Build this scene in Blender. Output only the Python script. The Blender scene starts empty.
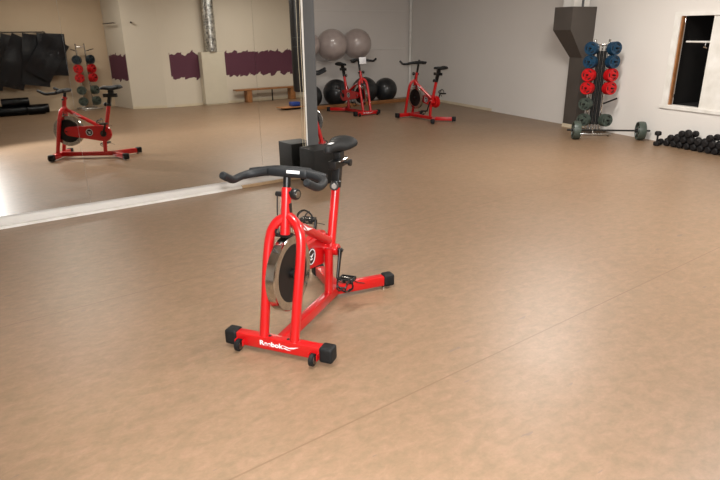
import bpy, bmesh, math, random
from mathutils import Vector, Matrix
random.seed(7)
PI = math.pi
SC = bpy.context.scene
COL = SC.collection

# ------------------------------------------------------------------ materials
def mat(name, col, rough=.5, metal=0, spec=.5, coat=0, noise=None, bump=None, emit=None, strength=0):
    m = bpy.data.materials.new(name); m.use_nodes = True
    nt = m.node_tree; b = nt.nodes['Principled BSDF']
    def lin(c): return tuple((v/12.92 if v <= .04045 else ((v+.055)/1.055)**2.4) for v in c)
    c = lin(col)
    b.inputs['Base Color'].default_value = (*c, 1)
    b.inputs['Roughness'].default_value = rough
    b.inputs['Metallic'].default_value = metal
    b.inputs['Specular IOR Level'].default_value = spec
    b.inputs['Coat Weight'].default_value = coat
    b.inputs['Coat Roughness'].default_value = .08
    tc = nt.nodes.new('ShaderNodeTexCoord')
    if noise:
        c2, sc, lo, hi = noise
        n = nt.nodes.new('ShaderNodeTexNoise'); n.inputs['Scale'].default_value = sc; n.inputs['Detail'].default_value = 5
        r = nt.nodes.new('ShaderNodeValToRGB')
        r.color_ramp.elements[0].position = lo; r.color_ramp.elements[0].color = (*c, 1)
        r.color_ramp.elements[1].position = hi; r.color_ramp.elements[1].color = (*lin(c2), 1)
        nt.links.new(tc.outputs['Object'], n.inputs['Vector']); nt.links.new(n.outputs['Fac'], r.inputs['Fac'])
        nt.links.new(r.outputs['Color'], b.inputs['Base Color'])
    if bump:
        n = nt.nodes.new('ShaderNodeTexNoise'); n.inputs['Scale'].default_value = bump[0]
        bp = nt.nodes.new('ShaderNodeBump'); bp.inputs['Strength'].default_value = bump[1]; bp.inputs['Distance'].default_value = .005
        nt.links.new(tc.outputs['Object'], n.inputs['Vector']); nt.links.new(n.outputs['Fac'], bp.inputs['Height'])
        nt.links.new(bp.outputs['Normal'], b.inputs['Normal'])
    if emit:
        b.inputs['Emission Color'].default_value = (*lin(emit), 1); b.inputs['Emission Strength'].default_value = strength
    return m

def lin(c): return tuple((v/12.92 if v <= .04045 else ((v+.055)/1.055)**2.4) for v in c)

M = {}
M['red'] = mat('red_enamel', (.70, .045, .06), .32, coat=.5, noise=((.74, .05, .065), 8, .3, .7))
M['rubber'] = mat('black_rubber', (.06, .064, .068), .6, spec=.3, noise=((.09, .094, .098), 30, .3, .7), bump=(120, .2))
M['grip'] = mat('grip_foam', (.085, .095, .105), .55, spec=.35, noise=((.105, .115, .125), 25, .3, .7), bump=(200, .2))
M['plastic'] = mat('black_plastic', (.07, .07, .075), .35, noise=((.1, .1, .1), 20, .3, .7))
M['blackmetal'] = mat('black_metal', (.06, .06, .06), .4, metal=.3, noise=((.1, .1, .1), 20, .3, .7))
M['chrome'] = mat('brushed_chrome', (.80, .79, .77), .16, metal=1, noise=((.7, .69, .67), 30, .3, .7))
M['steel'] = mat('dull_steel', (.62, .60, .57), .34, metal=1, noise=((.5, .48, .46), 12, .3, .7))
M['disc'] = mat('flywheel_disc', (.07, .062, .06), .5, spec=.3, noise=((.05, .045, .043), 10, .3, .7))
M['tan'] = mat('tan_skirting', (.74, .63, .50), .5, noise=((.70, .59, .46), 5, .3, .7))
M['coverwhite'] = mat('cream_cover_paint', (.80, .77, .70), .6, noise=((.78, .75, .68), 4, .3, .7))
M['white'] = mat('white_paint', (.92, .915, .90), .5, noise=((.84, .83, .80), 6, .3, .7))
M['label'] = mat('white_sticker', (.9, .9, .9), .4, noise=((.86, .86, .88), 20, .3, .7))
M['greyball'] = mat('grey_ball_vinyl', (.69, .64, .62), .3, coat=.6, noise=((.62, .565, .55), 5, .3, .7))
M['blackball'] = mat('black_ball_vinyl', (.10, .105, .115), .4, coat=.3, noise=((.16, .17, .18), 5, .3, .7))
M['wood'] = mat('varnished_wood', (.62, .42, .25), .45, noise=((.52, .34, .19), 9, .35, .7))
M['column'] = mat('grey_column_paint', (.32, .325, .33), .65, noise=((.30, .305, .31), 4, .3, .7))
M['duct'] = mat('dark_brown_grey_paint', (.31, .285, .265), .6, noise=((.29, .265, .245), 3, .3, .7))
M['foil'] = mat('crinkled_foil', (.88, .88, .86), .3, metal=1, noise=((.5, .5, .5), 20, .35, .65), bump=(40, 1))
M['matvinyl'] = mat('black_mat_vinyl', (.03, .035, .05), .3, spec=.35, noise=((.04, .05, .075), 4, .35, .7), bump=(9, .6))
M['blue'] = mat('blue_plate_rubber', (.07, .24, .35), .4, noise=((.06, .20, .30), 12, .3, .7))
M['platered'] = mat('red_plate_rubber', (.76, .06, .09), .4, noise=((.68, .05, .07), 12, .3, .7))
M['plategrey'] = mat('grey_green_plate_rubber', (.28, .32, .29), .4, noise=((.23, .27, .245), 12, .3, .7))
M['platedark'] = mat('dark_blue_plate_rubber', (.12, .18, .21), .4, noise=((.10, .15, .18), 12, .3, .7))
M['dumb'] = mat('black_dumbbell_vinyl', (.07, .065, .07), .6, spec=.3, noise=((.11, .10, .105), 25, .3, .7))
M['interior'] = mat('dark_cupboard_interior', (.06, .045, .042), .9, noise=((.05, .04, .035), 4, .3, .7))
M['speaker'] = mat('black_box_vinyl', (.06, .058, .056), .6, spec=.3, noise=((.08, .077, .074), 40, .3, .7), bump=(150, .3))
M['bag'] = mat('black_bag_leather', (.07, .07, .08), .4, noise=((.1, .1, .11), 6, .3, .7), bump=(20, .3))
M['blueitem'] = mat('blue_plastic', (.08, .22, .52), .4, noise=((.06, .18, .45), 8, .3, .7))
M['cream'] = mat('cream_baseboard', (.85, .80, .70), .5, noise=((.80, .75, .65), 5, .3, .7))
M['ceil'] = mat('ceiling_white', (.82, .80, .77), .8, noise=((.78, .76, .73), 2, .3, .7))
M['lamp'] = mat('lamp_diffuser', (1, 1, 1), .5, emit=(1, .95, .85), strength=4)

def wall_mat(name, col, col2, band=False, joint=0):
    m = mat(name, col, .75, spec=.3, noise=(col2, 1.3, .3, .7), bump=(60, .12))
    nt = m.node_tree; b = nt.nodes['Principled BSDF']
    geo = nt.nodes.new('ShaderNodeNewGeometry'); sep = nt.nodes.new('ShaderNodeSeparateXYZ')
    nt.links.new(geo.outputs['Position'], sep.inputs[0])
    def math_(op, a, b_, c=None):
        n = nt.nodes.new('ShaderNodeMath'); n.operation = op
        for i, v in enumerate((a, b_)):
            if isinstance(v, (int, float)): n.inputs[i].default_value = v
            else: nt.links.new(v, n.inputs[i])
        return n.outputs[0]
    if band:
        h = math_('ADD', sep.outputs[0], math_('MULTIPLY', sep.outputs[1], .77))
        def ragged(off, base):
            n1 = nt.nodes.new('ShaderNodeTexNoise'); n1.noise_dimensions = '1D'; n1.inputs['Scale'].default_value = 5; n1.inputs['Detail'].default_value = 1
            nt.links.new(math_('ADD', h, off), n1.inputs['W'])
            fr = math_('FRACT', math_('MULTIPLY', math_('ADD', h, off), 3.3), 0)   # torn sawtooth
            t = math_('ADD', math_('MULTIPLY', n1.outputs['Fac'], .16), math_('MULTIPLY', fr, .06))
            return math_('ADD', t, base - .11)
        up = math_('LESS_THAN', sep.outputs[2], ragged(0, 1.31))
        dn = math_('GREATER_THAN', sep.outputs[2], ragged(9.37, .70))
        x = sep.outputs[0]
        # the paint stops on the angled pillar face and behind the boxed duct
        a = math_('GREATER_THAN', x, 4.80)
        c = math_('LESS_THAN', x, 3.847)
        e = math_('GREATER_THAN', sep.outputs[1], -4.98)
        msk = math_('MULTIPLY', math_('MULTIPLY', up, dn), math_('MULTIPLY', math_('MAXIMUM', a, c), e))
        mix = nt.nodes.new('ShaderNodeMix'); mix.data_type = 'RGBA'
        old = b.inputs['Base Color'].links[0].from_socket
        nt.links.new(msk, mix.inputs[0]); nt.links.new(old, mix.inputs[6])
        mix.inputs[7].default_value = (*lin((.36, .21, .27)), 1)
        nt.links.new(mix.outputs[2], b.inputs['Base Color'])
    return m
M['wall'] = wall_mat('white_wall', (.87, .855, .835), (.86, .845, .825))
M['wallrecess'] = wall_mat('back_wall_paint', (.84, .82, .80), (.83, .81, .79))
M['wallband'] = wall_mat('wall_with_purple_band', (.83, .795, .735), (.82, .785, .725), band=True)
M['wallmats'] = wall_mat('beige_wall', (.78, .70, .60), (.76, .68, .58))

def floor_mat():
    m = bpy.data.materials.new('linoleum'); m.use_nodes = True
    nt = m.node_tree; b = nt.nodes['Principled BSDF']; L = nt.links
    geo = nt.nodes.new('ShaderNodeNewGeometry'); P = geo.outputs['Position']
    def noise(scale, det, rough=.6, vec=None, dist=0):
        n = nt.nodes.new('ShaderNodeTexNoise'); n.inputs['Scale'].default_value = scale; n.inputs['Detail'].default_value = det
        n.inputs['Roughness'].default_value = rough; n.inputs['Distortion'].default_value = dist
        L.new(vec or P, n.inputs['Vector']); return n.outputs['Fac']
    def ramp(fac, stops):
        r = nt.nodes.new('ShaderNodeValToRGB'); cr = r.color_ramp
        cr.elements[0].position = stops[0][0]; cr.elements[0].color = (*lin(stops[0][1]), 1)
        cr.elements[1].position = stops[-1][0]; cr.elements[1].color = (*lin(stops[-1][1]), 1)
        for p_, c_ in stops[1:-1]:
            e = cr.elements.new(p_); e.color = (*lin(c_), 1)
        L.new(fac, r.inputs['Fac']); return r.outputs['Color']
    def mth(op, a, c=None):
        n = nt.nodes.new('ShaderNodeMath'); n.operation = op
        for i, v in enumerate((a, c)):
            if v is None: continue
            if isinstance(v, (int, float)): n.inputs[i].default_value = v
            else: L.new(v, n.inputs[i])
        return n.outputs[0]
    def mix(fac, a, c, mode='MIX'):
        n = nt.nodes.new('ShaderNodeMix'); n.data_type = 'RGBA'; n.blend_type = mode
        if isinstance(fac, (int, float)): n.inputs[0].default_value = fac
        else: L.new(fac, n.inputs[0])
        for i, v in ((6, a), (7, c)):
            if isinstance(v, tuple): n.inputs[i].default_value = (*lin(v), 1)
            else: L.new(v, n.inputs[i])
        return n.outputs[2]
    mp = nt.nodes.new('ShaderNodeMapping'); mp.inputs['Scale'].default_value = (1.6, 2.6, 1); mp.inputs['Rotation'].default_value = (0, 0, .25)
    L.new(P, mp.inputs['Vector'])
    base = ramp(noise(7, 9, .72, mp.outputs[0], .3), [(.30, (.72, .60, .472)), (.50, (.757, .642, .512)), (.70, (.795, .688, .563))])
    fine = ramp(noise(38, 6, .7), [(.3, (.46, .46, .46)), (.7, (.54, .54, .54))])
    c = mix(.6, base, fine, 'OVERLAY')
    big = ramp(noise(.7, 3), [(.3, (.485, .48, .475)), (.7, (.515, .52, .525))])
    c = mix(.7, c, big, 'OVERLAY')
    sep = nt.nodes.new('ShaderNodeSeparateXYZ'); L.new(P, sep.inputs[0])
    # welded seams between the linoleum lengths, running along the mirror wall
    s = mth('ABSOLUTE', mth('SUBTRACT', mth('FRACT', mth('DIVIDE', mth('ADD', sep.outputs[1], mth('ADD', mth('MULTIPLY', sep.outputs[0], -.035), -.79)), 2.0)), .5))
    seam = mth('MULTIPLY', mth('LESS_THAN', s, .0022), .8)
    c = mix(seam, c, (.44, .35, .27))
    # short dark scuffs
    mp2 = nt.nodes.new('ShaderNodeMapping'); mp2.inputs['Scale'].default_value = (1, 4.0, 1); mp2.inputs['Rotation'].default_value = (0, 0, -.6)
    L.new(P, mp2.inputs['Vector'])
    sc = noise(5.5, 2, .5, mp2.outputs[0])
    scf = mth('MULTIPLY', mth('GREATER_THAN', sc, .728), .55)
    c = mix(scf, c, (.42, .36, .33))
    L.new(c, b.inputs['Base Color'])
    rr = nt.nodes.new('ShaderNodeMapRange'); L.new(noise(2.2, 5), rr.inputs[0]); rr.inputs[3].default_value = .36; rr.inputs[4].default_value = .46
    L.new(rr.outputs[0], b.inputs['Roughness'])
    b.inputs['Specular IOR Level'].default_value = .45
    bp = nt.nodes.new('ShaderNodeBump'); bp.inputs['Strength'].default_value = .12; bp.inputs['Distance'].default_value = .004
    L.new(noise(14, 4), bp.inputs['Height']); L.new(bp.outputs[0], b.inputs['Normal'])
    return m
M['floor'] = floor_mat()
mm = bpy.data.materials.new('mirror_glass'); mm.use_nodes = True
bb = mm.node_tree.nodes['Principled BSDF']; bb.inputs['Metallic'].default_value = 1; bb.inputs['Roughness'].default_value = .012
bb.inputs['Base Color'].default_value = (.80, .80, .77, 1); M['mirror'] = mm

# ------------------------------------------------------------------ mesh helpers
class MB:
    def __init__(s): s.bm = bmesh.new(); s.smooth = True
    def box(s, c, d, rot=None, bev=0, seg=2):
        r = bmesh.ops.create_cube(s.bm, size=1)
        vs = r['verts']; bmesh.ops.scale(s.bm, vec=Vector(d), verts=vs)
        if bev:
            es = list({e for v in vs for e in v.link_edges})
            g = bmesh.ops.bevel(s.bm, geom=es, offset=bev, segments=seg, affect='EDGES', profile=.6)
            vs = list({v for f in g['faces'] for v in f.verts} | {v for v in vs if v.is_valid})
        if rot is not None: bmesh.ops.transform(s.bm, matrix=rot.to_4x4(), verts=vs)
        bmesh.ops.translate(s.bm, vec=Vector(c), verts=vs)
        return s
    def ring(s, c, q, r, n, sx=1, sy=1):
        return [s.bm.verts.new(Vector(c) + q @ Vector((math.cos(2*PI*i/n)*r*sx, math.sin(2*PI*i/n)*r*sy, 0))) for i in range(n)]
    def tube(s, pts, r, n=14, caps=True, flat=(1, 1), closed=False):
        pts = [Vector(p) for p in pts]; k = len(pts)
        rs = r if isinstance(r, (list, tuple)) else [r]*k
        rings = []; up = None
        for i, p in enumerate(pts):
            if closed: d = (pts[(i+1) % k]-pts[i-1])
            else: d = (pts[min(i+1, k-1)]-pts[max(i-1, 0)])
            d.normalize()
            if up is None:
                up = Vector((0, 0, 1)) if abs(d.z) < .9 else Vector((1, 0, 0))
            side = up.cross(d).normalized(); up2 = d.cross(side).normalized(); up = up2
            q = Matrix((side, up2, d)).transposed()
            rings.append(s.ring(p, q, rs[i], n, *flat))
        for i in range(k-1 if not closed else k):
            A, B = rings[i], rings[(i+1) % k]
            for j in range(n): s.bm.faces.new((A[j], A[(j+1) % n], B[(j+1) % n], B[j]))
        if caps and not closed:
            s.bm.faces.new(list(reversed(rings[0]))); s.bm.faces.new(rings[-1])
        return s
    def rect_tube(s, pts, w, h, bev=.006):
        # straight rectangular bar between two points, w sideways, h upward
        a, b = Vector(pts[0]), Vector(pts[1]); d = b-a; L = d.length; d.normalize()
        side = Vector((0, 0, 1)).cross(d)
        side = side.normalized() if side.length > 1e-4 else Vector((0, 1, 0))
        up = d.cross(side)
        return s.box((a+b)/2, (L, w, h), Matrix((d, side, up)).transposed(), bev)
    def lathe(s, prof, c=(0, 0, 0), axis=(0, 0, 1), n=32, closed=False):
        d = Vector(axis).normalized(); q = d.to_track_quat('Z', 'Y').to_matrix()
        rings = []
        for (r, h) in prof:
            cc = Vector(c)+d*h
            rings.append([s.bm.verts.new(cc)] if r < 1e-6 else s.ring(cc, q, r, n))
        prs = list(zip(rings, rings[1:]))
        if closed: prs.append((rings[-1], rings[0]))
        for A, B in prs:
            for j in range(n):
                if len(A) == 1 and len(B) == 1: continue
                if len(A) == 1: s.bm.faces.new((A[0], B[(j+1) % n], B[j]))
                elif len(B) == 1: s.bm.faces.new((A[j], A[(j+1) % n], B[0]))
                else: s.bm.faces.new((A[j], A[(j+1) % n], B[(j+1) % n], B[j]))
        return s
    def cyl(s, a, b, r, n=20, bev=.0):
        a = Vector(a); b = Vector(b); L = (b-a).length; e = min(bev, L/3, r/2)
        pr = [(0, 0), (r-e, 0), (r, e), (r, L-e), (r-e, L), (0, L)] if e > 0 else [(0, 0), (r, 0), (r, L), (0, L)]
        return s.lathe(pr, a, b-a, n)
    def prism(s, poly, mtx, depth):
        A = [s.bm.verts.new(mtx @ Vector((x, y, 0))) for x, y in poly]
        B = [s.bm.verts.new(mtx @ Vector((x, y, depth))) for x, y in poly]
        n = len(poly)
        s.bm.faces.new(list(reversed(A))); s.bm.faces.new(B)
        for i in range(n): s.bm.faces.new((A[i], A[(i+1) % n], B[(i+1) % n], B[i]))
        return s
    def sphere(s, c, r, seg=40, sc=(1, 1, 1)):
        g = bmesh.ops.create_uvsphere(s.bm, u_segments=seg, v_segments=seg//2, radius=r)
        bmesh.ops.scale(s.bm, vec=Vector(sc), verts=g['verts']); bmesh.ops.translate(s.bm, vec=Vector(c), verts=g['verts'])
        return s
    def build(s, name, m, parent=None, smooth=True, origin=None, angle=40):
        bmesh.ops.recalc_face_normals(s.bm, faces=s.bm.faces[:])
        if origin is not None: bmesh.ops.translate(s.bm, vec=-Vector(origin), verts=s.bm.verts[:])
        me = bpy.data.meshes.new(name)
        if smooth:
            for f in s.bm.faces: f.smooth = True
            for e in s.bm.edges:
                if len(e.link_faces) == 2 and e.calc_face_angle(0) > math.radians(angle): e.smooth = False
        s.bm.to_mesh(me); s.bm.free()
        o = bpy.data.objects.new(name, me); me.materials.append(m); COL.objects.link(o)
        if origin is not None: o.location = Vector(origin)
        if parent is not None: o.parent = parent
        return o

def spline(pts, n=6):
    pts = [Vector(p) for p in pts]; out = []
    for i in range(len(pts)-1):
        p0 = pts[max(i-1, 0)]; p1 = pts[i]; p2 = pts[i+1]; p3 = pts[min(i+2, len(pts)-1)]
        for k in range(n):
            t = k/n
            out.append(.5*((2*p1)+(p2-p0)*t+(2*p0-5*p1+4*p2-p3)*t*t+(3*p1-p0-3*p2+p3)*t**3))
    out.append(pts[-1]); return out
def tag(o, label=None, cat=None, group=None, kind=None):
    if label: o['label'] = label
    if cat: o['category'] = cat
    if group: o['group'] = group
    if kind: o['kind'] = kind
    return o
def empty(name, loc=(0, 0, 0), rz=0):
    o = bpy.data.objects.new(name, None); COL.objects.link(o); o.location = loc; o.rotation_euler = (0, 0, rz)
    o.empty_display_size = .1; return o
def copy_tree(o, parent=None):
    c = o.copy(); COL.objects.link(c); c.parent = parent
    for ch in list(o.children): copy_tree(ch, c)
    return c
def structure(o): o['kind'] = 'structure'; return o

# ------------------------------------------------------------------ the room
X0, Y0, YB, ZC = -2.5, -5.0, 12.2, 3.1
YM = 6.0018
def rx(y): return 9.81 - .16442*(10.51-max(y, 3.2))        # right wall's plan line
WA = Vector((rx(12.3), 12.3, 0)); WD = Vector((-.16225, -.98675, 0)); WN = Vector((-.98675, .16225, 0))
def wp(y, off=0, z=0):                            # point on the right wall at plan y, off into the room
    return Vector((rx(y), y, z)) + WN*off
structure(MB().box(((X0+10.4)/2, (Y0-.3+YB+.3)/2, -.05), (13.4, 18.2, .1)).build('floor', M['floor'], smooth=False))
structure(MB().box(((X0+10.4)/2, (Y0+YB)/2, ZC+.05), (13.4, 18.2, .1)).build('ceiling', M['ceil'], smooth=False))
structure(MB().box((X0-.05, (Y0+YB)/2, ZC/2), (.1, 17.6, ZC)).build('wall_left', M['wall'], smooth=False))
structure(MB().box(((X0+10.3)/2, YB+.05, ZC/2), (12.9, .1, ZC)).build('wall_back', M['wallrecess'], smooth=False))
# right wall with the cupboard opening
OY0, OY1, OZ0, OZ1 = 3.45, 4.70, .555, 1.787
def wallseg(b, ya, yb, za, zb, t0=0, t1=-.1):
    P = [wp(ya, t0), wp(yb, t0), wp(yb, t1), wp(ya, t1)]
    lo = [b.bm.verts.new((p.x, p.y, za)) for p in P]; hi = [b.bm.verts.new((p.x, p.y, zb)) for p in P]
    b.bm.faces.new(lo[::-1]); b.bm.faces.new(hi)
    for i in range(4): b.bm.faces.new((lo[i], lo[(i+1) % 4], hi[(i+1) % 4], hi[i]))
    return b
wx = rx(0)
structure(MB().box((wx+.05, (3.19-3.6)/2, ZC/2), (.1, 3.19+3.6, ZC)).build('wall_rear', M['wall'], smooth=False))
b = MB(); wallseg(b, YB, OY1, 0, ZC); wallseg(b, OY0, 3.2, 0, ZC); wallseg(b, OY1, OY0, 0, OZ0); wallseg(b, OY1, OY0, OZ1, ZC)
structure(b.build('wall_right', M['wall'], smooth=False))
# wall opposite the mirror, with its jog
b = MB()
pl = [(X0-.1, Y0), (3.68, Y0), (3.85, -3.86), (4.62, -3.53), (4.80, -3.5), (wx+.1, -3.5), (wx+.1, Y0-.1), (X0-.1, Y0-.1)]
b.prism(pl, Matrix.Identity(4), ZC); structure(b.build('wall_front', M['wallband'], smooth=False))
# beige facing of the mat corner
structure(MB().box(((X0+3.67)/2, Y0+.006, ZC/2), (3.67-X0, .012, ZC)).build('wall_side', M['wallmats'], smooth=False))
# partition behind the mirror, as thick as the column
structure(MB().box(((X0+3.40)/2, YM+.095, ZC/2), (3.40-X0, .15, ZC)).build('wall_partition', M['wall'], smooth=False))
# baseboards
b = MB(); wallseg(b, 12.2, 3.0, 0, .055, .012, 0); structure(b.build('baseboard_right', M['cream'], smooth=False))
b = MB(); b.box(((4.80+wx)/2, -3.493, .03), (wx-4.80, .014, .06)); structure(b.build('baseboard_front', M['cream'], smooth=False))
b = MB(); b.rect_tube([(3.85, -3.852, .03), (4.62, -3.522, .03)], .014, .06, 0); structure(b.build('baseboard_pillar', M['cream'], smooth=False))
# back wall board joints and the corner pipe
for z in (1.21, 2.08):
    structure(MB().box((7.2, YB-.012, z), (5.4, .024, .022)).build('trim_1' if z < 2 else 'trim_2', M['wall'], smooth=False))
structure(MB().cyl((rx(12.15)-.035, 12.15, 0), (rx(12.15)-.035, 12.15, ZC), .035, 16).build('trim_3', M['white']))
b = MB(); b.box((5.95, 11.38, .04), (6.7, .03, .08), None, .006); structure(b.build('trim_4', M['wood']))

# column at the end of the mirror
tag(MB().box((3.508, YM+.085, ZC/2), (.15, .17, ZC), None, .004).build('column', M['column']), 'dark grey square column at the free end of the mirror', 'column', kind='structure')
structure(MB().box((3.421, YM-.004, ZC/2), (.026, .008, ZC), None, .002).build('trim_5', M['white']))
o = tag(MB().tube([(3.372, YM-.055, 3.1), (3.374, YM-.053, 2.2), (3.366, YM-.055, 1.4), (3.376, YM-.055, .9), (3.37, YM-.055, .38), (3.372, YM-.055, .0)], .003, 6).build('cable', M['cream']),
        'thin white cable hanging down beside the white mirror edge strip', 'cable')
tag(MB().box((3.595, YM+.13, 1.17), (.03, .05, .2), None, .004).build('junction_box', M['white']), 'slim white box fixed to the right side of the grey column', 'junction box')

# mirror panels (hung a hair out of plumb)
edges = [-2.46, -1.75, -.83, .085, 1.0, 2.83, 3.406]
TILT, YAW = -.0094, .00745
mlab = {3: 'tall mirror panel, the leftmost visible one, reflecting the black mats',
        4: 'wide tall mirror panel reflecting the red exercise bike and the silver duct',
        5: 'narrow tall mirror panel next to the white edge strip and grey column'}
for i in range(3, 6):
    a, c = edges[i], edges[i+1]
    mb = MB().box((0, 0, 1.22), (c-a-.0015, .006, 2.34))
    o = mb.build('mirror_panel', M['mirror'], smooth=False)
    xm = (a+c)/2
    o.location = (xm, YM-.018-(xm-2)*YAW, .05); o.rotation_euler = (TILT, 0, -YAW)
    tag(o, mlab[i], 'mirror')
# white skirting below the mirror, wooden at its right end
structure(MB().prism([(X0, 5.89), (.2, 5.925), (2.56, 5.968), (2.56, YM-.025), (X0, YM-.025+.0)], Matrix.Identity(4), .022).build('baseboard_left', M['white'], smooth=False))
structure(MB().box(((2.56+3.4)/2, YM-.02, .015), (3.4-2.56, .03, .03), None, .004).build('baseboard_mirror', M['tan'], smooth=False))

# unseen ceiling lamps, added as ambient fill light
def lamp(x, y, e, label, size=1.2):
    t = empty('ceiling_fill_lamp', (x, y, ZC)); tag(t, label, 'ceiling lamp', 'unseen ceiling lamps added for ambient fill')
    MB().box((0, 0, -.03), (size+.06, .36, .06), None, .008).build('housing', M['white'], t)
    MB().box((0, 0, -.065), (size, .28, .012), None, .004).build('diffuser', M['lamp'], t)
    d = bpy.data.lights.new('lamp_light', 'AREA'); d.shape = 'RECTANGLE'; d.size = size; d.size_y = .28; d.energy = e; d.color = (1, .955, .895)
    l = bpy.data.objects.new('lamp_light', d); COL.objects.link(l); l.parent = t; l.location = (0, 0, -.09)
LAMP_LABEL = 'unseen white ceiling lamp added for ambient fill above the training floor'
for x, y, e in ((1.2, 2.6, 72), (5.0, 1.2, 130), (6.3, 4.6, 115), (2.2, -3.0, 40), (6.4, -1.6, 40), (6.2, 9.4, 30)):  # the one near the mats is placed to brighten that wall
    lamp(x, y, e, LAMP_LABEL)

# ------------------------------------------------------------------ the exercise bike
def V(a, l, z): return Vector((a, -l, z))
def text_mesh(body, size, depth, name, m, parent, mtx, bold=.0):
    cu = bpy.data.curves.new('lettering', 'FONT'); cu.body = body; cu.size = size; cu.extrude = depth; cu.offset = bold; cu.align_x = 'CENTER'; cu.align_y = 'CENTER'
    to = bpy.data.objects.new('lettering_source', cu); COL.objects.link(to)
    dg = bpy.context.evaluated_depsgraph_get(); me = bpy.data.meshes.new_from_object(to.evaluated_get(dg))
    bpy.data.objects.remove(to); bpy.data.curves.remove(cu)
    me.transform(mtx); me.materials.clear(); me.materials.append(m)
    o = bpy.data.objects.new(name, me); COL.objects.link(o); o.parent = parent; return o

def cap(a, l, dirv, w, h):
    # rounded rubber end cap at the end of a rectangular tube
    d = Vector(dirv).normalized(); side = Vector((0, 0, 1)).cross(d).normalized()
    R = Matrix((d, side, Vector((0, 0, 1)))).transposed()
    return MB().box(V(a, l, .056), (.075, w, h), R, .016, 3)

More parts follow.
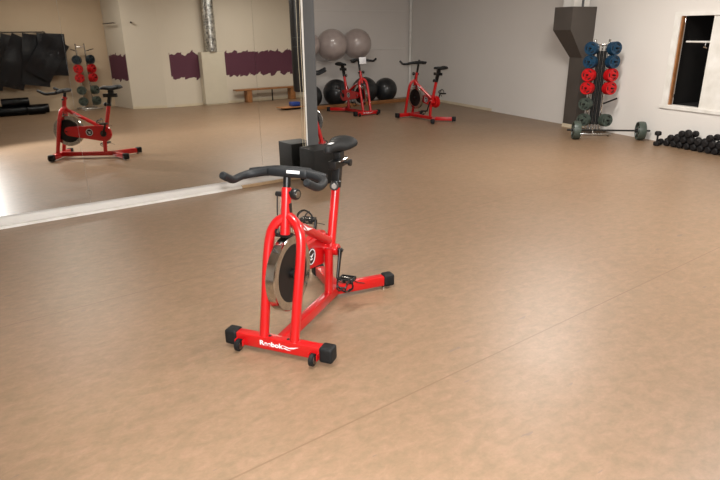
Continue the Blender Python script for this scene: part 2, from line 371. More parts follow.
def make_bike():
    t = empty('exercise_bike')
    # front stabiliser with lettering
    fs = MB().rect_tube([V(0, -.262, .056), V(0, .262, .056)], .058, .072, .009).build('front_stabilizer', M['red'], t)
    # lettering reads for someone standing in front of the bike (looking towards +a): image-right = +l
    mt = Matrix.Translation(V(-.0292, .0, .058)) @ Matrix(((0, 0, -1, 0), (-1, 0, 0, 0), (0, 1, 0, 0), (0, 0, 0, 1)))
    text_mesh('Reebok', .038, .0012, 'lettering', M['label'], fs, mt @ Matrix.Translation((-.036, 0, .0)) @ Matrix.Diagonal((1.18, 1, 1, 1)), .0012)
    v = MB()
    v.prism([(.033, .010), (.070, .002), (.132, .014), (.100, .000), (.080, -.004), (.060, -.002)], mt, .0015)
    v.prism([(.033, -.006), (.050, -.004), (.062, -.009), (.082, -.014), (.058, -.014)], mt, .0015)
    v.build('emblem', M['label'], fs, smooth=False)
    for s in (-1, 1): cap(0, s*.286, V(0, s, 0), .076, .086).build('end_cap', M['rubber'], t)
    for s in (-1, 1):
        c = V(-.055, s*.222, .034)
        w = MB(); w.lathe([(0, -.013), (.029, -.013), (.034, -.009), (.034, .009), (.029, .013), (0, .013)], c, (0, 1, 0), 24)
        wo = w.build('transport_wheel', M['rubber'], t)
        h = MB(); h.lathe([(0, -.0155), (.021, -.0155), (.021, .0155), (0, .0155)], c, (0, 1, 0), 18)
        h.build('wheel_hub', M['steel'], wo)
        MB().box(V(-.038, s*.245, .045), (.035, .005, .035), None, .002).box(V(-.038, s*.199, .045), (.035, .005, .035), None, .002).build('wheel_bracket', M['red'], wo)
    for s in (-1, 1): MB().cyl(V(.0, s*.055, .090), V(.0, s*.055, .096), .009, 12, .002).build('bolt', M['plastic'], t)
    # main beam and splayed rear feet
    MB().rect_tube([V(.02, 0, .062), V(.80, 0, .058)], .052, .06, .008).build('main_beam', M['red'], t)
    for s in (-1, 1):
        MB().rect_tube([V(.765, s*.0, .058), V(1.005, s*.235, .056)], .062, .066, .009).build('rear_foot', M['red'], t)
        d = V(.24, s*.235, 0)
        p = Vector((1.03, -s*.26, .056))
        cap(1.03, s*.26, d, .074, .082).build('end_cap', M['rubber'], t)
        lf = MB(); lf.cyl(V(1.012, s*.24, 0), V(1.012, s*.24, .012), .017, 16, .003); lf.cyl(V(1.012, s*.24, .01), V(1.012, s*.24, .03), .006, 10)
        lf.build('levelling_foot', M['chrome'], t)
    # fork: two legs bending into the head tube
    for s in (-1, 1):
        pts = spline([V(0, s*.092, .085), V(.045, s*.094, .28), V(.09, s*.097, .47), V(.118, s*.095, .58), V(.135, s*.084, .645), V(.150, s*.058, .69), V(.168, s*.02, .715), V(.172, 0, .718)], 6)
        MB().tube(pts, .026, 18).build('fork_leg', M['red'], t)
    ht = MB().cyl(V(.148, -.012, .625), V(.203, -.018, .870), .0265, 22, .003).build('head_tube', M['red'], t)
    MB().box(V(.180, .012, .765), (.02, .008, .055), None, .003).build('adjustment_slot', M['plastic'], ht)
    MB().cyl(V(.166, -.014, .705), V(.217, -.019, .930), .0205, 20, .002).build('handlebar_post', M['blackmetal'], t)
    # head knob
    k = MB(); k.cyl(V(.195, .0, .845), V(.182, .03, .845), .011, 14); k.lathe([(0, 0), (.026, .002), (.030, .008), (.030, .03), (.026, .036), (0, .036)], V(.182, .026, .845), V(-.25, 1, 0), 20)
    ko = k.build('resistance_knob', M['plastic'], t)
    MB().cyl(V(.1735, .0595, .845), V(.1725, .064, .845), .018, 18, .001).build('knob_face', M['steel'], ko)
    kb = MB().cyl(V(.188, -.035, .835), V(.188, -.075, .835), .014, 14, .003).build('tension_knob', M['plastic'], t)
    MB().tube(spline([V(.178, -.062, .83), V(.166, -.060, .74), V(.150, -.05, .66), V(.132, -.042, .615)], 5), .0035, 8).build('brake_cable', M['plastic'], t)
    br = MB(); br.box(V(.155, -.02, .622), (.05, .085, .014), None, .004); br.tube(spline([V(.13, -.05, .66), V(.122, -.052, .64), V(.14, -.03, .622)], 4), .006, 8)
    bk = br.build('brake_caliper', M['blackmetal'], t)
    MB().cyl(V(.150, -.035, .622), V(.165, -.035, .72), .006, 10).build('spring', M['chrome'], bk)
    # handlebar: cross pad, bent horns with raised tips
    hb = MB()
    for s in (-1, 1):
        pts = spline([V(.232, 0, .945), V(.232, s*.06, .948), V(.222, s*.14, .942), V(.195, s*.205, .93), V(.145, s*.236, .925), V(.075, s*.240, .922), V(.02, s*.234, .944), V(-.035, s*.230, .972)], 5)
        n = len(pts); rr = [(.032 - .012*min(1, i/(n*.55))) for i in range(n)]; rr[0] = .031
        rr[-1] = .013; pts[-1] = pts[-1]; hb.tube(pts, rr, 16)
        hb.tube([V(.222, s*.10, .948), V(.215, s*.17, .944), V(.212, s*.222, .942)], [.020, .021, .014], 14)
    hb.box(V(.234, 0, .946), (.075, .24, .048), None, .020, 3)
    bmesh.ops.translate(hb.bm, vec=V(-.015, -.006, .004), verts=hb.bm.verts[:])
    ho = hb.build('handlebar', M['grip'], t)
    MB().box(V(.1825, .035, .959), (.004, .075, .016), Matrix.Rotation(.35, 3, 'Y'), .0015).build('sticker', M['label'], ho)
    # frame: diagonal tube, seat tube, strut
    tt = MB().tube([V(.165, 0, .70), V(.66, 0, .425)], .026, 18).build('diagonal_tube', M['red'], t)
    d = (V(.66, 0, .425)-V(.165, 0, .70)).normalized(); up = Vector((d.z*-1, 0, d.x)); 
    for s in (1, -1):
        mt = Matrix.Translation(V(.34, 0, .603)+V(0, s*.0265, 0)) @ Matrix(((d.x, up.x, 0, 0), (0, 0, -s, 0), (d.z, up.z, 0, 0), (0, 0, 0, 1)))
        st = MB()
        st.prism([(-.07, .012), (-.01, .006), (.06, .014), (.02, -.002), (.0, -.01), (-.02, -.003)], mt, .0015)
        st.prism([(-.075, -.006), (-.045, -.004), (-.03, -.010), (-.01, -.014), (-.05, -.014)], mt, .0015)
        st.build('sticker', M['label'], tt, smooth=False)
    MB().tube([V(.685, 0, .33), V(.800, 0, .755)], .0275, 18).build('seat_tube', M['red'], t)
    MB().tube([V(.668, 0, .37), V(.645, 0, .08)], .027, 18).build('strut', M['red'], t)
    MB().cyl(V(.70, -.05, .355), V(.70, .05, .355), .037, 24, .004).build('crank_housing', M['red'], t)
    col_ = MB(); col_.cyl(V(.793, 0, .728), V(.803, 0, .768), .032, 20, .004); col_.build('collar', M['plastic'], t)
    k = MB(); k.cyl(V(.79, .0, .748), V(.75, .01, .748), .010, 14); k.lathe([(0, 0), (.024, .002), (.028, .008), (.028, .022), (.023, .028), (0, .028)], V(.757, .008, .748), V(-1, .35, .1), 20)
    ko = k.build('seat_knob', M['plastic'], t)
    MB().cyl(V(.7315, .0170, .7507), V(.7265, .0187, .7512), .016, 18, .001).build('knob_face', M['steel'], ko)
    sp = MB(); sp.rect_tube([V(.797, 0, .74), V(.828, 0, .865)], .052, .046, .006); sp.build('seat_post', M['blackmetal'], t)
    sl = MB(); sl.box(V(.835, 0, .872), (.19, .052, .05), None, .005); sl.box(V(.85, 0, .912), (.07, .05, .06), None, .008)
    so = sl.build('seat_slider', M['blackmetal'], t)
    MB().cyl(V(.87, .02, .872), V(.87, .06, .872), .009, 12).lathe([(0, 0), (.02, .002), (.022, .018), (0, .022)], V(.87, .055, .872), V(0, 1, 0), 16).build('slider_knob', M['plastic'], so)
    MB().tube([V(.80, .023, .885), V(.80, .05, .90), V(.86, .052, .90)], .005, 8).build('saddle_rail', M['chrome'], so)
    # saddle: narrow nose toward the front, wide rear
    sd = MB(); prof = [(.735, .014, .962, .012), (.745, .026, .966, .022), (.79, .034, .970, .028), (.84, .046, .968, .032), (.89, .070, .966, .034), (.94, .096, .972, .036), (.985, .108, .980, .036), (1.015, .100, .984, .030), (1.035, .07, .984, .018)]
    rings = []
    for a, w, z, h in prof:
        r = []
        for i in range(20):
            an = 2*PI*i/20; cx = math.copysign(abs(math.cos(an))**.8, math.cos(an)); cz = math.copysign(abs(math.sin(an))**.8, math.sin(an))
            zz = cz*h*(1 if cz > 0 else .8) - .012*(abs(cx)**2)*(1 if w > .05 else .3)
            r.append(sd.bm.verts.new(V(a-.025, cx*w*.88-.016, z+zz+.003)))
        rings.append(r)
    for A, B in zip(rings, rings[1:]):
        for j in range(20): sd.bm.faces.new((A[j], A[(j+1) % 20], B[(j+1) % 20], B[j]))
    sd.bm.faces.new(rings[0]); sd.bm.faces.new(rings[-1][::-1])
    sdo = sd.build('saddle', M['rubber'], t, angle=60)
    MB().box(V(.775, -.016, 1.0015), (.05, .022, .003), None, .001).build('sticker', M['label'], sdo)
    # flywheel
    C = (.185, -.022, .395)
    f = MB(); f.lathe([(.135, -.004), (.140, -.026), (.206, -.028), (.212, -.023), (.212, .023), (.206, .028), (.140, .026), (.135, .004)], V(C[0], C[1], C[2]), (0, 1, 0), 64, closed=True)
    fo = f.build('flywheel', M['chrome'], t)
    g = MB(); g.lathe([(0, -.020), (.05, -.022), (.162, -.0275), (.162, .0275), (.05, .022), (0, .020)], V(C[0], C[1], C[2]), (0, 1, 0), 48)
    g.build('flywheel_disc', M['disc'], fo)
    g = MB(); g.lathe([(0, -.055), (.010, -.055), (.012, -.045), (.028, -.04), (.03, .04), (.012, .05), (.010, .105), (0, .105)], V(C[0], C[1], C[2]), (0, 1, 0), 20)
    g.build('hub', M['blackmetal'], fo)
    # chain guard on the rider's right
    poly = []
    ca, ra, cb, rb = (.215, .395), .062, (.70, .355), .112
    for i in range(15):
        an = math.radians(95+170*i/14); poly.append((ca[0]+ra*math.cos(an), ca[1]+ra*math.sin(an)))
    for i in range(19):
        an = math.radians(-95+190*i/18); poly.append((cb[0]+rb*math.cos(an), cb[1]+rb*math.sin(an)))
    mt = Matrix.Translation(V(0, -.103, 0)) @ Matrix(((1, 0, 0, 0), (0, 0, -1, 0), (0, 1, 0, 0), (0, 0, 0, 1)))
    cg = MB().prism(poly, mt, .040)
    es = [e for e in cg.bm.edges if len(e.link_faces) == 2 and any(len(ff.verts) > 8 for ff in e.link_faces)]
    bmesh.ops.bevel(cg.bm, geom=es, offset=.008, segments=2, affect='EDGES')
    co = cg.build('chain_guard', M['red'], t)
    cg_ = None; ig = MB(); pin = [(.415, .462), (.70, .455), (.76, .43), (.785, .38), (.77, .30), (.70, .26), (.415, .325)]
    ig.prism(pin, Matrix.Translation(V(0, -.064, 0)) @ Matrix(((1, 0, 0, 0), (0, 0, -1, 0), (0, 1, 0, 0), (0, 0, 0, 1))), .032)
    ig.build('inner_guard', M['red'], t, smooth=False)
    for l, s in ((-.0305, 1), (-.103, -1)):
        bx_ = .48 if s > 0 else .505
        b = MB(); b.lathe([(0, 0), (.052, 0), (.052, .003), (0, .003)], V(bx_, l if s > 0 else -.1025, .378), (0, -s, 0), 30)
        bo = b.build('badge', M['plastic'], co)
        b = MB(); b.lathe([(.042, .0), (.048, .0), (.048, .0045), (.042, .0045)], V(bx_, l if s > 0 else -.1025, .378), (0, -s, 0), 30, closed=True)
        y_ = -(l if s > 0 else -.1025) - s*.003
        mt = Matrix.Translation((bx_, y_, .378)) @ Matrix(((s, 0, 0, 0), (0, 0, -s, 0), (0, 1, 0, 0), (0, 0, 0, 1)))
        b.prism([(-.026, .014), (-.004, .006), (.026, .016), (.008, -.002), (-.004, -.006)], mt, .0015)
        b.prism([(-.022, -.008), (.0, -.01), (.018, -.018), (-.012, -.02)], mt, .0015)
        b.build('emblem', M['label'], bo)
    # cranks and caged pedals
    for s, dz in ((1, -1), (-1, 1)):
        l0 = s*(.062 if s > 0 else .125)
        ax_ = (.70, .355); pa = (.70+.065*dz, .355+dz*(.160 if dz < 0 else .150)); fz = 1 if dz > 0 else -1
        c = MB(); c.cyl(V(ax_[0], s*.03, ax_[1]), V(ax_[0], l0+s*.012, ax_[1]), .012, 14)
        c.tube([V(ax_[0], l0, ax_[1]-dz*.012), V(ax_[0], l0, ax_[1]), V(pa[0], l0+s*.006, pa[1])], [.012, .016, .0125], 14, flat=(.7, 1))
        cr = c.build('crank_arm', M['blackmetal'], t)
        MB().cyl(V(ax_[0], l0+s*.012, ax_[1]), V(ax_[0], l0+s*.018, ax_[1]), .011, 14, .002).build('crank_bolt', M['plastic'], cr)
        if s < 0: # chainring cover seen on the guard
            MB().lathe([(0, 0), (.045, 0), (.045, .006), (0, .009)], V(ax_[0], -.102, ax_[1]), (0, 1, 0), 28).build('crank_cover', M['plastic'], t)
        lc = l0+s*.068
        p = MB(); p.cyl(V(pa[0], l0, pa[1]), V(pa[0], l0+s*.12, pa[1]), .008, 10)
        p.box(V(pa[0]-.036, lc, pa[1]), (.012, .095, .022), None, .003); p.box(V(pa[0]+.036, lc, pa[1]), (.012, .095, .022), None, .003)
        p.box(V(pa[0], lc-.042, pa[1]), (.08, .010, .022), None, .003); p.box(V(pa[0], lc+.042, pa[1]), (.08, .010, .022), None, .003)
        p.box(V(pa[0], lc, pa[1]), (.03, .085, .018), None, .004)
        po = p.build('pedal', M['blackmetal'], t)
        q = MB()
        for dl in (-.034, .034):
            q.tube(spline([V(pa[0]-.036, lc+dl, pa[1]-.006*fz), V(pa[0]-.075, lc+dl*.9, pa[1]+.004*fz), V(pa[0]-.09, lc+dl*.8, pa[1]+.03*fz), V(pa[0]-.06, lc+dl*.7, pa[1]+.055*fz), V(pa[0]-.01, lc+dl*.7, pa[1]+.06*fz)], 4), .0045, 8)
        q.tube([V(pa[0]-.085, lc-.03, pa[1]+.02*fz), V(pa[0]-.093, lc, pa[1]+.02*fz), V(pa[0]-.085, lc+.03, pa[1]+.02*fz)], .005, 8)
        q.build('toe_cage', M['plastic'], po)
        q = MB(); q.tube(spline([V(pa[0]-.03, lc-.046, pa[1]-.01*fz), V(pa[0]-.028, lc-.05, pa[1]+.04*fz), V(pa[0]-.03, lc, pa[1]+.072*fz), V(pa[0]-.028, lc+.05, pa[1]+.04*fz), V(pa[0]-.03, lc+.046, pa[1]-.012*fz), V(pa[0]+.03, lc+.06, pa[1]-.025), V(pa[0]+.075, lc+.085, pa[1]-.045)], 4), .006, 8, flat=(1, .4))
        q.build('toe_strap', M['rubber'], po)
        for dl in (-.02, .02):
            MB().box(V(pa[0]-.0425, lc+dl, pa[1]), (.003, .022, .014), None, .001).build('reflector', M['chrome'], po)
        MB().box(V(pa[0], lc, pa[1]+.010), (.018, .06, .004), None, .001).build('pedal_plate', M['chrome'], po)
    return t
bike = make_bike()
spots = [((1.2388, 2.5550, 0), .58615, 'large red exercise bike with black handlebar standing alone in the foreground by the mirror'),
         ((7.61, 9.21, 0), math.atan2(-.998, -.02), 'red exercise bike nearest the right wall, seen from behind with its saddle at right'),
         ((7.10, 9.93, 0), math.radians(91), 'red exercise bike in front of the black balls, white card on its handlebar'),
         ((4.53, 7.49, 0), math.atan2(.515, -.857), 'red exercise bike almost hidden behind the grey column, one black grip showing')]
for i, (loc, rz, lab) in enumerate(spots):
    o = bike if i == 0 else copy_tree(bike)
    o.location = loc; o.rotation_euler = (0, 0, rz)
    if i:      # their handlebars are set higher
        for ch in o.children:
            for key, dz in (('handlebar_post', .09), ('handlebar', .10)):
                if ch.name.split('.')[0] == key:
                    dz += (0, 0, .03, .05)[i]; ch.location = Vector((dz*.28-(.08 if i == 3 and key == 'handlebar' else 0), 0, dz)); break
    tag(o, lab, 'exercise bike')
# white card hanging on the handlebar of the bike by the balls
tag(MB().box((7.09, 10.055, 1.07), (.165, .006, .13), Matrix.Rotation(-.12, 3, 'X'), .0015).build('card', M['label']), 'white blank card propped on the handlebar of the bike before the black balls', 'card')

# ------------------------------------------------------------------ black boxes at the column foot
t = empty('black_box', (3.40, 5.715, 0)); tag(t, 'black box standing on the floor at the foot of the grey column', 'box')
MB().box((0, 0, .205), (.30, .33, .39), None, .008).build('body', M['speaker'], t)
for sx in (-1, 1):
    for sy in (-1, 1): MB().cyl((sx*.11, sy*.12, 0), (sx*.11, sy*.12, .015), .015, 12).build('foot', M['rubber'], t)

# ------------------------------------------------------------------ balls
def ball(c, r, m, label, group, cat='exercise ball'):
    b = MB().sphere((0, 0, 0), r, 56)
    for ph in (-.5, .5):
        b.lathe([(math.cos(ph)*r, math.sin(ph)*r-.004), (math.cos(ph)*r+.003, math.sin(ph)*r), (math.cos(ph)*r, math.sin(ph)*r+.004)], (0, 0, 0), (0, 0, 1), 48)
    o = b.build('exercise_ball', m); o.location = c
    t2 = MB().cyl((r*.62, -r*.5, r*.62), (r*.625, -r*.505, r*.63), .012, 12).build('valve', m, o)
    return tag(o, label, cat, group)
BY = 11.70
for x, r, lab in ((6.82, .26, 'black exercise ball partly hidden by the grey column'), (7.50, .30, 'black exercise ball left of the bike with the white card'),
                  (8.30, .305, 'black exercise ball right behind the bike with the white card'), (8.92, .28, 'rightmost black exercise ball, near the corner pipe')):
    ball((x, BY, r), r, M['blackball'], lab, 'black balls on the floor')
G = [(6.85, 1.35, .285), (7.50, 1.335, .345), (8.18, 1.345, .335)]
for (x, z, r), lab in zip(G, ('grey exercise ball, all but a sliver hidden behind the column', 'large grey exercise ball on the wall, next to the grey column', 'large grey exercise ball on the wall, rightmost of the grey ones')):
    ball((x, 11.83, z), r, M['greyball'], lab, 'grey balls on the back wall')
b = MB(); b.box((7.5, YB-.02, .97), (2.2, .04, .04), None, .004)
for x, z, r in G:
    for dx in (-.09, .09): b.tube([(x+dx, YB-.03, .97), (x+dx, 11.86, z-r-.012)], .009, 8)
    b.tube([(x-.09, 11.86, z-r-.012), (x+.09, 11.86, z-r-.012)], .009, 8)
tag(b.build('ball_rack', M['wallrecess']), 'pale wall rack holding the grey exercise balls up on the back wall', 'rack')

# ------------------------------------------------------------------ dark boxed hood on the right wall
def wbox_poly(b, ya, yb, prof):
    # prof: (off, z) outline extruded along the wall from ya to yb
    A = [b.bm.verts.new(wp(ya, o_, z)) for o_, z in prof]; B = [b.bm.verts.new(wp(yb, o_, z)) for o_, z in prof]; n = len(prof)
    b.bm.faces.new(A[::-1]); b.bm.faces.new(B)
    for i in range(n): b.bm.faces.new((A[i], A[(i+1) % n], B[(i+1) % n], B[i]))
    return b
t = empty('boxed_duct', wp(6.5, .1)); tag(t, 'dark grey boxed duct with a wide hopper top on the right wall', 'duct')
def inp(o, t):   # parent keeping world coordinates of the mesh
    o.parent = t; o.location = -t.location; return o
OU, OL = .52, .20
b = MB()
def quadring(ya, yb, off, z): return [b.bm.verts.new(v) for v in (wp(ya, 0, z), wp(ya, off, z), wp(yb, off, z), wp(yb, 0, z))]
rings = [quadring(6.55, 6.27, OL, .06), quadring(6.55, 6.27, OL, 1.17), quadring(6.66, 6.26, OU, 1.61), quadring(6.66, 6.26, OU, 1.965)]
b.bm.faces.new(rings[0][::-1]); b.bm.faces.new(rings[-1])
for A, B in zip(rings, rings[1:]):
    for k in range(4): b.bm.faces.new((A[k], A[(k+1) % 4], B[(k+1) % 4], B[k]))
inp(b.build('hopper_casing', M['duct'], smooth=False), t)
inp(wbox_poly(MB(), 6.555, 6.265, [(.0, 0), (OL+.012, 0), (OL+.012, .06), (0, .06)]).build('plinth', M['cream'], smooth=False), t)
inp(wbox_poly(MB(), 6.56, 6.33, [(.10, 1.965), (OU-.08, 1.965), (OU-.08, 3.08), (.10, 3.08)]).build('upper_shaft', M['white'], smooth=False), t)
p = wp(6.30, .30)
inp(MB().cyl((p.x, p.y-.02, 1.93), (p.x, p.y-.02, 2.99), .018, 12).build('pipe', M['column']), t)

# ------------------------------------------------------------------ cupboard in the right wall
t = empty('window_1', wp(4.2, 0)); t['kind'] = 'structure'
b = MB()
wallseg(b, OY1, OY0, OZ0-.02, OZ0, -.1, -.72); wallseg(b, OY1, OY0, OZ1, OZ1+.02, -.1, -.72)
wallseg(b, OY1, OY0, OZ0, OZ1, -.70, -.72); wallseg(b, OY0, OY0-.02, OZ0, OZ1, -.1, -.72); wallseg(b, OY1+.02, OY1, OZ0, OZ1, -.1, -.72)
inp(b.build('cupboard_lining', M['interior'], smooth=False), t)
b = MB(); wallseg(b, OY1, OY1-.025, OZ0, OZ1, -.0, -.05); inp(b.build('wooden_jamb', M['wood'], smooth=False), t)
b = MB()
wallseg(b, 4.80, OY1, OZ0-.055, OZ1+.055, .018, 0); wallseg(b, OY1, 3.3, OZ1, OZ1+.055, .018, 0)
inp(b.build('window_frame', M['white'], smooth=False), t)
b = MB(); wallseg(b, 4.83, 3.3, OZ0-.055, OZ0-.012, .022, 0); inp(b.build('window_sill', M['white'], smooth=False), t)
b = MB(); wallseg(b, 4.225, 3.40, OZ0-.0, OZ1, -.01, -.045); inp(b.build('sliding_panel', M['white'], smooth=False), t)
pa = wp(4.655, -.12, 1.44); pb_ = wp(4.29, -.12, 1.44)
o = MB().cyl(pa, pb_, .014, 14).build('hanging_rail', M['white']); inp(o, t)  # white instead of chrome, so the flash-lit brightness is in the colour
p = wp(4.36, -.12, 1.42)
hk = MB().tube([(p.x, p.y, 1.435), (p.x, p.y, 1.38), (p.x-.02, p.y-.03, 1.36), (p.x-.03, p.y+.01, 1.375)], .010, 8).build('hook', M['chrome']); inp(hk, t)
for z in (1.70, .66): inp(MB().cyl(wp(OY1-.042, -.03, z), wp(OY1-.042, -.03, z+.05), .012, 10).build('hinge', M['chrome']), t)

# ------------------------------------------------------------------ weight plates racks
def plate_mesh(m, r=.0995, th=.036):
    b = MB()
    b.lathe([(.016, -th/2), (r*.42, -th/2), (r*.46, -th*.3), (r*.84, -th*.3), (r*.88, -th/2), (r*.96, -th/2), (r, -th*.25), (r, th*.25), (r*.96, th/2), (r*.88, th/2), (r*.84, th*.3), (r*.46, th*.3), (r*.42, th/2), (.016, th/2)], (0, 0, 0), (0, 0, 1), 36, closed=True)
    for k in range(3):   # three grip ribs around the hand openings
        an = 2*PI*k/3
        b.box((math.cos(an)*r*.65, math.sin(an)*r*.65, 0), (r*.42, r*.20, th*.86), Matrix.Rotation(an, 3, 'Z'), .004, 1)
    o = b.build('weight_plate', m)
    for k in range(3):
        an = 2*PI*k/3+PI/3
        g = MB(); pts = [(math.cos(an+q)*r*.65, math.sin(an+q)*r*.65) for q in (-.42, -.2, 0, .2, .42)]
        for zz in (-1, 1): g.tube([(x, y, zz*th*.31) for x, y in pts], r*.09, 8, flat=(1, .25))
        g.build('grip_opening', M['rubber'], o)
    return o
PROTO = {}
def put_plate(kind, loc, dirv, label, group, r):
    key = (kind, r)
    if key not in PROTO:
        o = PROTO[key] = plate_mesh(M[kind], r)
    else: o = copy_tree(PROTO[key])
    o.rotation_mode = 'QUATERNION'; o.rotation_quaternion = Vector(dirv).to_track_quat('Z', 'Y'); o.location = loc
    tag(o, label, 'weight plate', group); return o

def rack(base, ang, rows, H, where, pegs_extra, labname, spread=.42):
    # local frame: x = image right, y = away from viewer
    t = empty('weight_rack', base, ang); tag(t, labname, 'weight rack')
    R = Matrix.Rotation(ang, 3, 'Z')
    f = MB(); f.box((0, -.20, .025), (.52, .04, .03), None, .006); f.box((0, .20, .025), (.52, .04, .03), None, .006); f.box((0, 0, .03), (.04, .40, .03), None, .006)
    f.build('base', M['chrome'], t)
    for sx in (-1, 1):
        for sy in (-.20, .20): MB().cyl((sx*.22, sy, 0), (sx*.22, sy, .014), .018, 12).build('foot', M['rubber'], t)
    for sx in (-.105, .105):
        MB().cyl((sx, 0, .04), (sx, 0, H), .017, 16, .003).build('upright', M['chrome'], t)
    MB().box((0, 0, H-.08), (.21, .03, .03), None, .005).build('crossbar', M['chrome'], t)
    for z, kinds in rows:
        for s, kd in zip((-1, 1), kinds):
            d = Vector((s*spread, -.80, .06)).normalized(); p0 = Vector((s*.105, 0, z))
            L = .24
            if not kd: d = Vector((s*.75, -.55, .42)).normalized(); L = .26
            MB().cyl(p0, p0+d*L, .012, 12, .002).build('peg', M['blackmetal'], t)
            if kd:
                n = 3
                for k in range(n):
                    q = p0+d*(.085+.040*k) + Vector((0, 0, -.0))
                    w = Vector(base)+R @ q
                    # stacked plates on the peg
                    cname = {'blue': 'blue', 'platered': 'red', 'plategrey': 'grey-green', 'platedark': 'dark blue'}[kd]
                    side = 'left' if s < 0 else 'right'
                    rowname = where['rows'][round(z, 2)]
                    pos = ['innermost', 'middle', 'outermost'][k]
                    put_plate(kd, w, R @ Vector((d.x, d.y, 0)).normalized(), '%s %s plate of the %s %s stack on %s' % (pos, cname, rowname, side, where['name']), '%s plates on %s' % (cname, where['name']), where['r'])
    for p0, p1 in pegs_extra:
        MB().cyl(p0, p1, .010, 10).build('peg', M['blackmetal'], t)
    return t
# rack by the right wall
RB = (8.69, 5.80, 0); ang = math.atan2(-.747, .665)
rack(RB, ang, [(1.33, ('blue', 'blue')), (1.13, ('blue', 'blue')), (.93, ('platered', 'platered')), (.73, ('platered', 'platered')), (.48, ('plategrey', None)), (.23, ('plategrey', 'plategrey'))],
     1.47, {'r': .0995, 'name': 'the rack by the right wall', 'rows': {1.33: 'top', 1.13: 'second', .93: 'third', .73: 'fourth', .48: 'fifth', .23: 'lowest'}}, [],
     'chrome weight rack with coloured plates standing by the dark boxed duct')
R_ = Matrix.Rotation(ang, 3, 'Z')
# padded black bars stored upright in the middle of the rack
for k, x in enumerate((-.05, .0, .05)):
    q = Vector(RB)+R_ @ Vector((x, -.05, 0))
    o = empty('weight_bar', q); tag(o, 'black foam-wrapped bar standing upright between the rack posts, ' + ['leftmost of the three', 'middle of the three', 'rightmost of the three'][k], 'bar', 'bars standing in the weight rack')
    MB().cyl((0, 0, .045), (0, 0, .16), .012, 12).build('rod', M['chrome'], o)
    MB().cyl((0, 0, .16), (0, 0, 1.30), .0235, 14, .006).build('sleeve', M['rubber'], o)
    MB().cyl((0, 0, 1.30), (0, 0, 1.40), .012, 12, .002).build('tip', M['chrome'], o)
# rack seen in the mirror
rack((2.98, -4.72, 0), PI-.15, [(1.21, ('platedark', 'platedark')), (.99, ('platered', 'platered')), (.77, ('platered', 'platered')), (.47, ('plategrey', 'plategrey')), (.20, ('plategrey', 'plategrey'))],
     1.60, {'r': .109, 'name': 'the reflected rack', 'rows': {1.21: 'top', .99: 'second', .77: 'third', .47: 'fourth', .20: 'lowest'}},
     [((-.105, 0, 1.42), (-.27, -.14, 1.47)), ((.105, 0, 1.42), (.27, -.14, 1.47))], 'chrome weight rack reflected in the mirror beside the black mats', .42)

# barbell on the floor
a = Vector((8.03, 5.94, .142)); c = Vector((9.01, 5.06, .142))
P1 = Vector((8.05, 5.65, .142)); P2 = Vector((8.745, 5.00, .142)); d = (P2-P1).normalized()
t = empty('barbell', (P1+P2)/2-Vector((0, 0, .142))); tag(t, 'barbell with grey-green end plates lying in front of the chrome weight rack', 'barbell')
inp(MB().cyl(P1-d*.14, P2+d*.14, .0135, 16, .003).build('bar', M['blackmetal']), t)
for P, s in ((P1, -1), (P2, 1)):
    inp(MB().cyl(P-d*s*.05, P-d*s*.08, .028, 16, .004).build('clamp', M['plastic']), t)
    pl_ = plate_mesh(M['plategrey'], .140, .10); pl_.name = 'end_plate'
    pl_.rotation_mode = 'QUATERNION'; pl_.rotation_quaternion = d.to_track_quat('Z', 'Y'); pl_.parent = t; pl_.location = P-t.location

# ------------------------------------------------------------------ heap of dumbbells along the right wall
def dumbbell_proto():
    b = MB()
    for s in (-1, 1):
        b.lathe([(0, s*.105), (.034, s*.105), (.045, s*.092), (.047, s*.07), (.045, s*.052), (.030, s*.045), (.014, s*.045)], (0, 0, 0), (1, 0, 0), 10)
    b.cyl((-.055, 0, 0), (.055, 0, 0), .014, 12)
    return b.build('dumbbell', M['dumb'], angle=30)
db = dumbbell_proto(); first = True
spots = []
for k in range(12):      # ground row, axes across the wall
    spots.append((4.55-.106*k, .155, .047, random.uniform(-.07, .07), 0, 'ground', k))
for k in range(10):      # second row nested on the first
    spots.append((4.39-.106*k, .165, .129, random.uniform(-.07, .07), 0, 'second', k))
for k in (1, 2, 5, 7):
    spots.append((4.337-.106*k, .165, .211, random.uniform(-.07, .07), 0, 'top', k))
spots.append((4.58, .19, .106+.0, 0, PI/2, 'upright', 0))
lab_row = {'ground': 'lying on the floor in the heap', 'second': 'lying on the heap', 'top': 'on top of the heap', 'upright': ''}
ordn = ['first', 'second', 'third', 'fourth', 'fifth', 'sixth', 'seventh', 'eighth', 'ninth', 'tenth', 'eleventh', 'twelfth']
for y, off, z, rz, ry, row, k in spots:
    o = db if first else copy_tree(db); first = False
    if row == 'upright':
        p = wp(4.53, .335); o.location = (p.x, p.y, .106); o.rotation_euler = (0, PI/2, 0)
        lab = 'black dumbbell standing on end at the left end of the heap'
    else:
        p = wp(y, off); o.location = (p.x, p.y, z); o.rotation_euler = (0, 0, math.atan2(WN.y, WN.x)+rz)
        if row == 'top': kk = (1, 2, 5, 7).index(k); lab = 'black dumbbell on the very top of the heap below the cupboard, %s from the left' % ordn[kk]
        elif row == 'second': kk = k; lab = 'black dumbbell in the second layer of the heap, %s from the left' % ordn[kk]
        else: lab = 'black dumbbell on the floor under the cupboard, %s from the left in the bottom layer' % ordn[k]
    tag(o, lab, 'dumbbell', 'dumbbells heaped along the right wall')

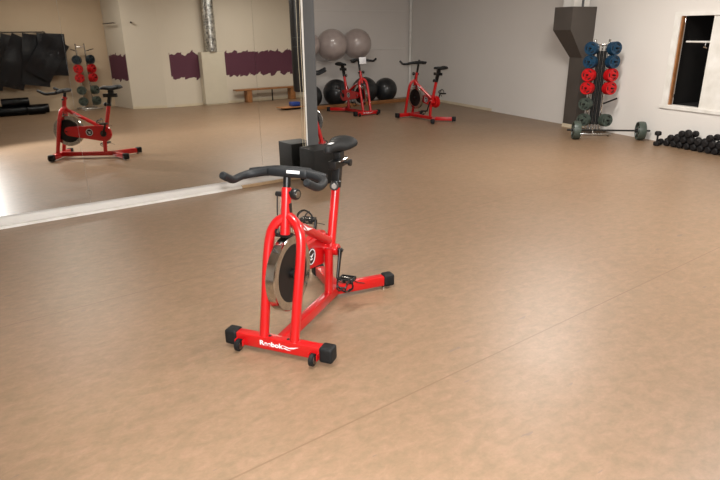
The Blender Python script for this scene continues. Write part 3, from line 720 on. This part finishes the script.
# ------------------------------------------------------------------ things seen in the mirror
# boxed duct foot and foil duct
t = empty('ventilation_duct', (5.86, -3.37, 0)); tag(t, 'silver foil duct rising from a tall white box on the purple-banded wall', 'duct')
MB().box((.0, .0, .68), (.62, .24, 1.30), None, .006).build('cover_box', M['coverwhite'], t, smooth=False)
MB().box((.0, .0, .015), (.58, .2, .03), None, 0).build('plinth', M['cream'], t, smooth=False)
pts, rs = [], []
n = 96
for i in range(n+1):
    z = 1.33+i*(1.76/n); pts.append((0, .03, z)); rs.append(.145+(.008 if i % 2 else -.004))
MB().tube(pts, rs, 28).build('foil_hose', M['foil'], t, angle=180)
# bench
t = empty('bench', (7.37, -3.27, 0)); tag(t, 'long low wooden bench against the purple-banded wall', 'bench')
MB().box((0, 0, .335), (2.0, .26, .04), None, .006).build('seat', M['wood'], t)
MB().box((-.62, 0, .1575), (.14, .22, .315), None, .006).build('leg', M['wood'], t)
MB().box((.70, 0, .1575), (.14, .22, .315), None, .006).build('leg', M['wood'], t)
MB().cyl((.1, 0, 0), (.1, 0, .316), .018, 12, .003).build('brace', M['blackmetal'], t)

# boxing bag
t = empty('boxing_bag', (7.03, -.80, 0)); tag(t, 'black boxing bag hanging from the ceiling, seen at the mirror edge', 'boxing bag')
MB().lathe([(0, .40), (.13, .40), (.165, .43), (.17, .5), (.172, 1.3), (.17, 2.65), (.16, 2.72), (0, 2.76)], (0, 0, 0), (0, 0, 1), 32).build('bag', M['bag'], t)
for z in (1.42, 1.62): MB().lathe([(.171, -.005), (.174, -.005), (.174, .005), (.171, .005)], (0, 0, z), (0, 0, 1), 32, closed=True).build('band', M['column'], t)
for k in range(4):
    an = PI/2*k+.4
    MB().tube([(math.cos(an)*.14, math.sin(an)*.14, 2.72), (0, 0, 2.95)], .006, 6).build('chain', M['chrome'], t)
MB().cyl((0, 0, 2.94), (0, 0, 3.1), .01, 8).build('hanger', M['chrome'], t)
# blue object on a low board
t = empty('balance_board', (6.78, -.88, 0)); tag(t, 'low flat board lying on the floor beside the boxing bag', 'board')
MB().box((0, 0, .055), (.62, .36, .02), None, .008).build('deck', M['wood'], t)
MB().box((0, 0, .0225), (.40, .26, .045), None, .01).build('base', M['rubber'], t)
tag(MB().box((6.90, -.90, .115), (.22, .2, .10), None, .03, 3).build('bundle', M['blueitem']), 'blue bundle lying on the low board near the boxing bag', 'bundle')
# mats hung on the wall
rl = MB().cyl((-.3, Y0+.10, 1.885), (2.27, Y0+.10, 1.885), .012, 12, .003)
for x in (-.2, .7, 1.4, 2.2): rl.cyl((x, Y0+.012, 1.88), (x, Y0+.10, 1.88), .009, 8)
tag(rl.build('rail', M['blackmetal']), 'dark horizontal rail on the beige wall holding the black mats', 'rail')
mats = [(.55, 24, 1.15), (.80, 14, 1.2), (1.05, 30, 1.15), (1.28, 16, 1.2), (1.50, 27, 1.12), (1.72, 10, 1.18), (2.02, 3, .98), (2.16, 34, 1.0)]
ordm = ['leftmost', 'second from the left', 'third from the left', 'fourth from the left', 'fifth from the left', 'sixth from the left', 'seventh from the left', 'rightmost and most tilted']
for k, (x, deg, h) in enumerate(mats):
    w = .60; an = -math.radians(deg)
    b = MB(); nx, nz = 8, 14
    def P(i, j, off):
        u = i/nx*w-.03; v_ = j/nz*h-.03
        bow = .008*math.sin(i*1.1+k)+.007*math.sin(j*.7+k*2)
        c_, s_ = math.cos(an), math.sin(an)
        return Vector((u*c_+v_*s_, off+bow, u*s_-v_*c_))
    F = [[b.bm.verts.new(P(i, j, .004)) for j in range(nz+1)] for i in range(nx+1)]
    G_ = [[b.bm.verts.new(P(i, j, -.004)) for j in range(nz+1)] for i in range(nx+1)]
    for i in range(nx):
        for j in range(nz):
            b.bm.faces.new((F[i][j], F[i+1][j], F[i+1][j+1], F[i][j+1])); b.bm.faces.new((G_[i][j+1], G_[i+1][j+1], G_[i+1][j], G_[i][j]))
    for i in range(nx):
        b.bm.faces.new((F[i+1][0], F[i][0], G_[i][0], G_[i+1][0])); b.bm.faces.new((F[i][nz], F[i+1][nz], G_[i+1][nz], G_[i][nz]))
    for j in range(nz):
        b.bm.faces.new((F[0][j], F[0][j+1], G_[0][j+1], G_[0][j])); b.bm.faces.new((F[nx][j+1], F[nx][j], G_[nx][j], G_[nx][j+1]))
    o = b.build('exercise_mat', M['matvinyl'], angle=50)
    o.location = (x+.06, Y0+.15+.042*k+(.02 if k == 7 else 0), 1.83)
    MB().tube([(0, .0, .0), (0, -.02-.042*k, .07), (0, -.05-.042*k, .065)], .006, 6).build('hanging_loop', M['blackmetal'], o)
    tag(o, 'black shiny mat hanging from the dark rail, ' + ordm[k] + ' in the mirror', 'exercise mat', 'black mats hung on the rail')
# rolled mats on the floor beneath
spots = [(.52, .32, 0, 'at the left of the back row'), (1.14, .32, 0, 'in the middle of the back row'), (1.74, .32, 0, 'at the right of the back row'),
         (.60, .60, 0, 'at the left of the front row'), (1.22, .60, 0, 'in the middle of the front row'), (1.72, .62, 0, 'at the right of the front row'),
         (.70, .46, 1, 'at the left of the top layer'), (1.32, .46, 1, 'at the right of the top layer')]
for k, (x, dy, top, lab) in enumerate(spots):
    b = MB(); pts = []
    for i in range(64):
        a_ = i/63*2*PI*3.3; r = .03+.085*i/63; pts.append((math.cos(a_)*r, math.sin(a_)*r))
    L = .58 if k != 5 else .36
    A = [b.bm.verts.new((-L/2, q0*1.1, q1)) for q0, q1 in pts]; B = [b.bm.verts.new((L/2, q0*1.1, q1)) for q0, q1 in pts]
    for i in range(63): b.bm.faces.new((A[i], A[i+1], B[i+1], B[i]))
    bmesh.ops.solidify(b.bm, geom=b.bm.faces[:], thickness=.012)
    zmin = min(v.co.z for v in b.bm.verts)
    o = b.build('rolled_mat', M['matvinyl'], angle=50); o.location = (x, Y0+dy, -zmin+(.185 if top else 0))
    tag(o, 'black rolled mat under the hanging mats, ' + lab, 'rolled mat', 'rolled mats on the floor')
# bar on the side of the pillar
b = MB(); b.cyl((3.60, -4.70, 2.06), (3.70, -4.02, 2.06), .014, 10, .003); b.cyl((3.61, -4.6, 2.06), (3.70, -4.6, 2.06), .01, 8); b.cyl((3.68, -4.12, 2.06), (3.77, -4.12, 2.06), .01, 8)
tag(b.build('wall_bar', M['duct']), 'short dark horizontal bar on the side of the wall pillar', 'bar')
tag(MB().cyl((4.06, -3.76, 2.06), (4.03, -3.68, 2.06), .022, 14, .005).build('wall_hook', M['duct']), 'small dark round hook on the pale pillar face', 'hook')

# ------------------------------------------------------------------ camera, flash, world
H_, F_, PIT, ROLL, TH = 1.63943, 589.745, .341492, -.010652, .964066
cd = bpy.data.cameras.new('camera'); cam = bpy.data.objects.new('camera', cd); COL.objects.link(cam)
cd.sensor_width = 36; cd.lens = F_*36/720; cd.clip_start = .05
F3 = Vector((math.cos(TH), math.sin(TH), 0)); Rt = Vector((math.sin(TH), -math.cos(TH), 0)); U = Vector((0, 0, 1))
fw = F3*math.cos(PIT)-U*math.sin(PIT); up = F3*math.sin(PIT)+U*math.cos(PIT)
r2 = Rt*math.cos(ROLL)+up*math.sin(ROLL); u2 = -Rt*math.sin(ROLL)+up*math.cos(ROLL)
mw = Matrix((r2, u2, -fw)).transposed().to_4x4(); mw.translation = Vector((0, 0, H_)); cam.matrix_world = mw
SC.camera = cam
fl = bpy.data.lights.new('camera_flash', 'SPOT'); fl.energy = 640; fl.spot_size = math.radians(95); fl.spot_blend = .6; fl.shadow_soft_size = .03; fl.color = (1, .99, .98)
fo = bpy.data.objects.new('camera_flash', fl); COL.objects.link(fo)
mf = mw.copy(); mf.translation = Vector((0, 0, H_))+u2*.11-fw*.02; fo.matrix_world = mf
w = bpy.data.worlds.new('world'); SC.world = w; w.use_nodes = True
w.node_tree.nodes['Background'].inputs[0].default_value = (.5, .45, .4, 1); w.node_tree.nodes['Background'].inputs[1].default_value = .05
SC.view_settings.view_transform = 'Standard'; SC.view_settings.look = 'None'; SC.view_settings.gamma = 1
SC.view_settings.use_curve_mapping = False; SC.view_settings.exposure = .13
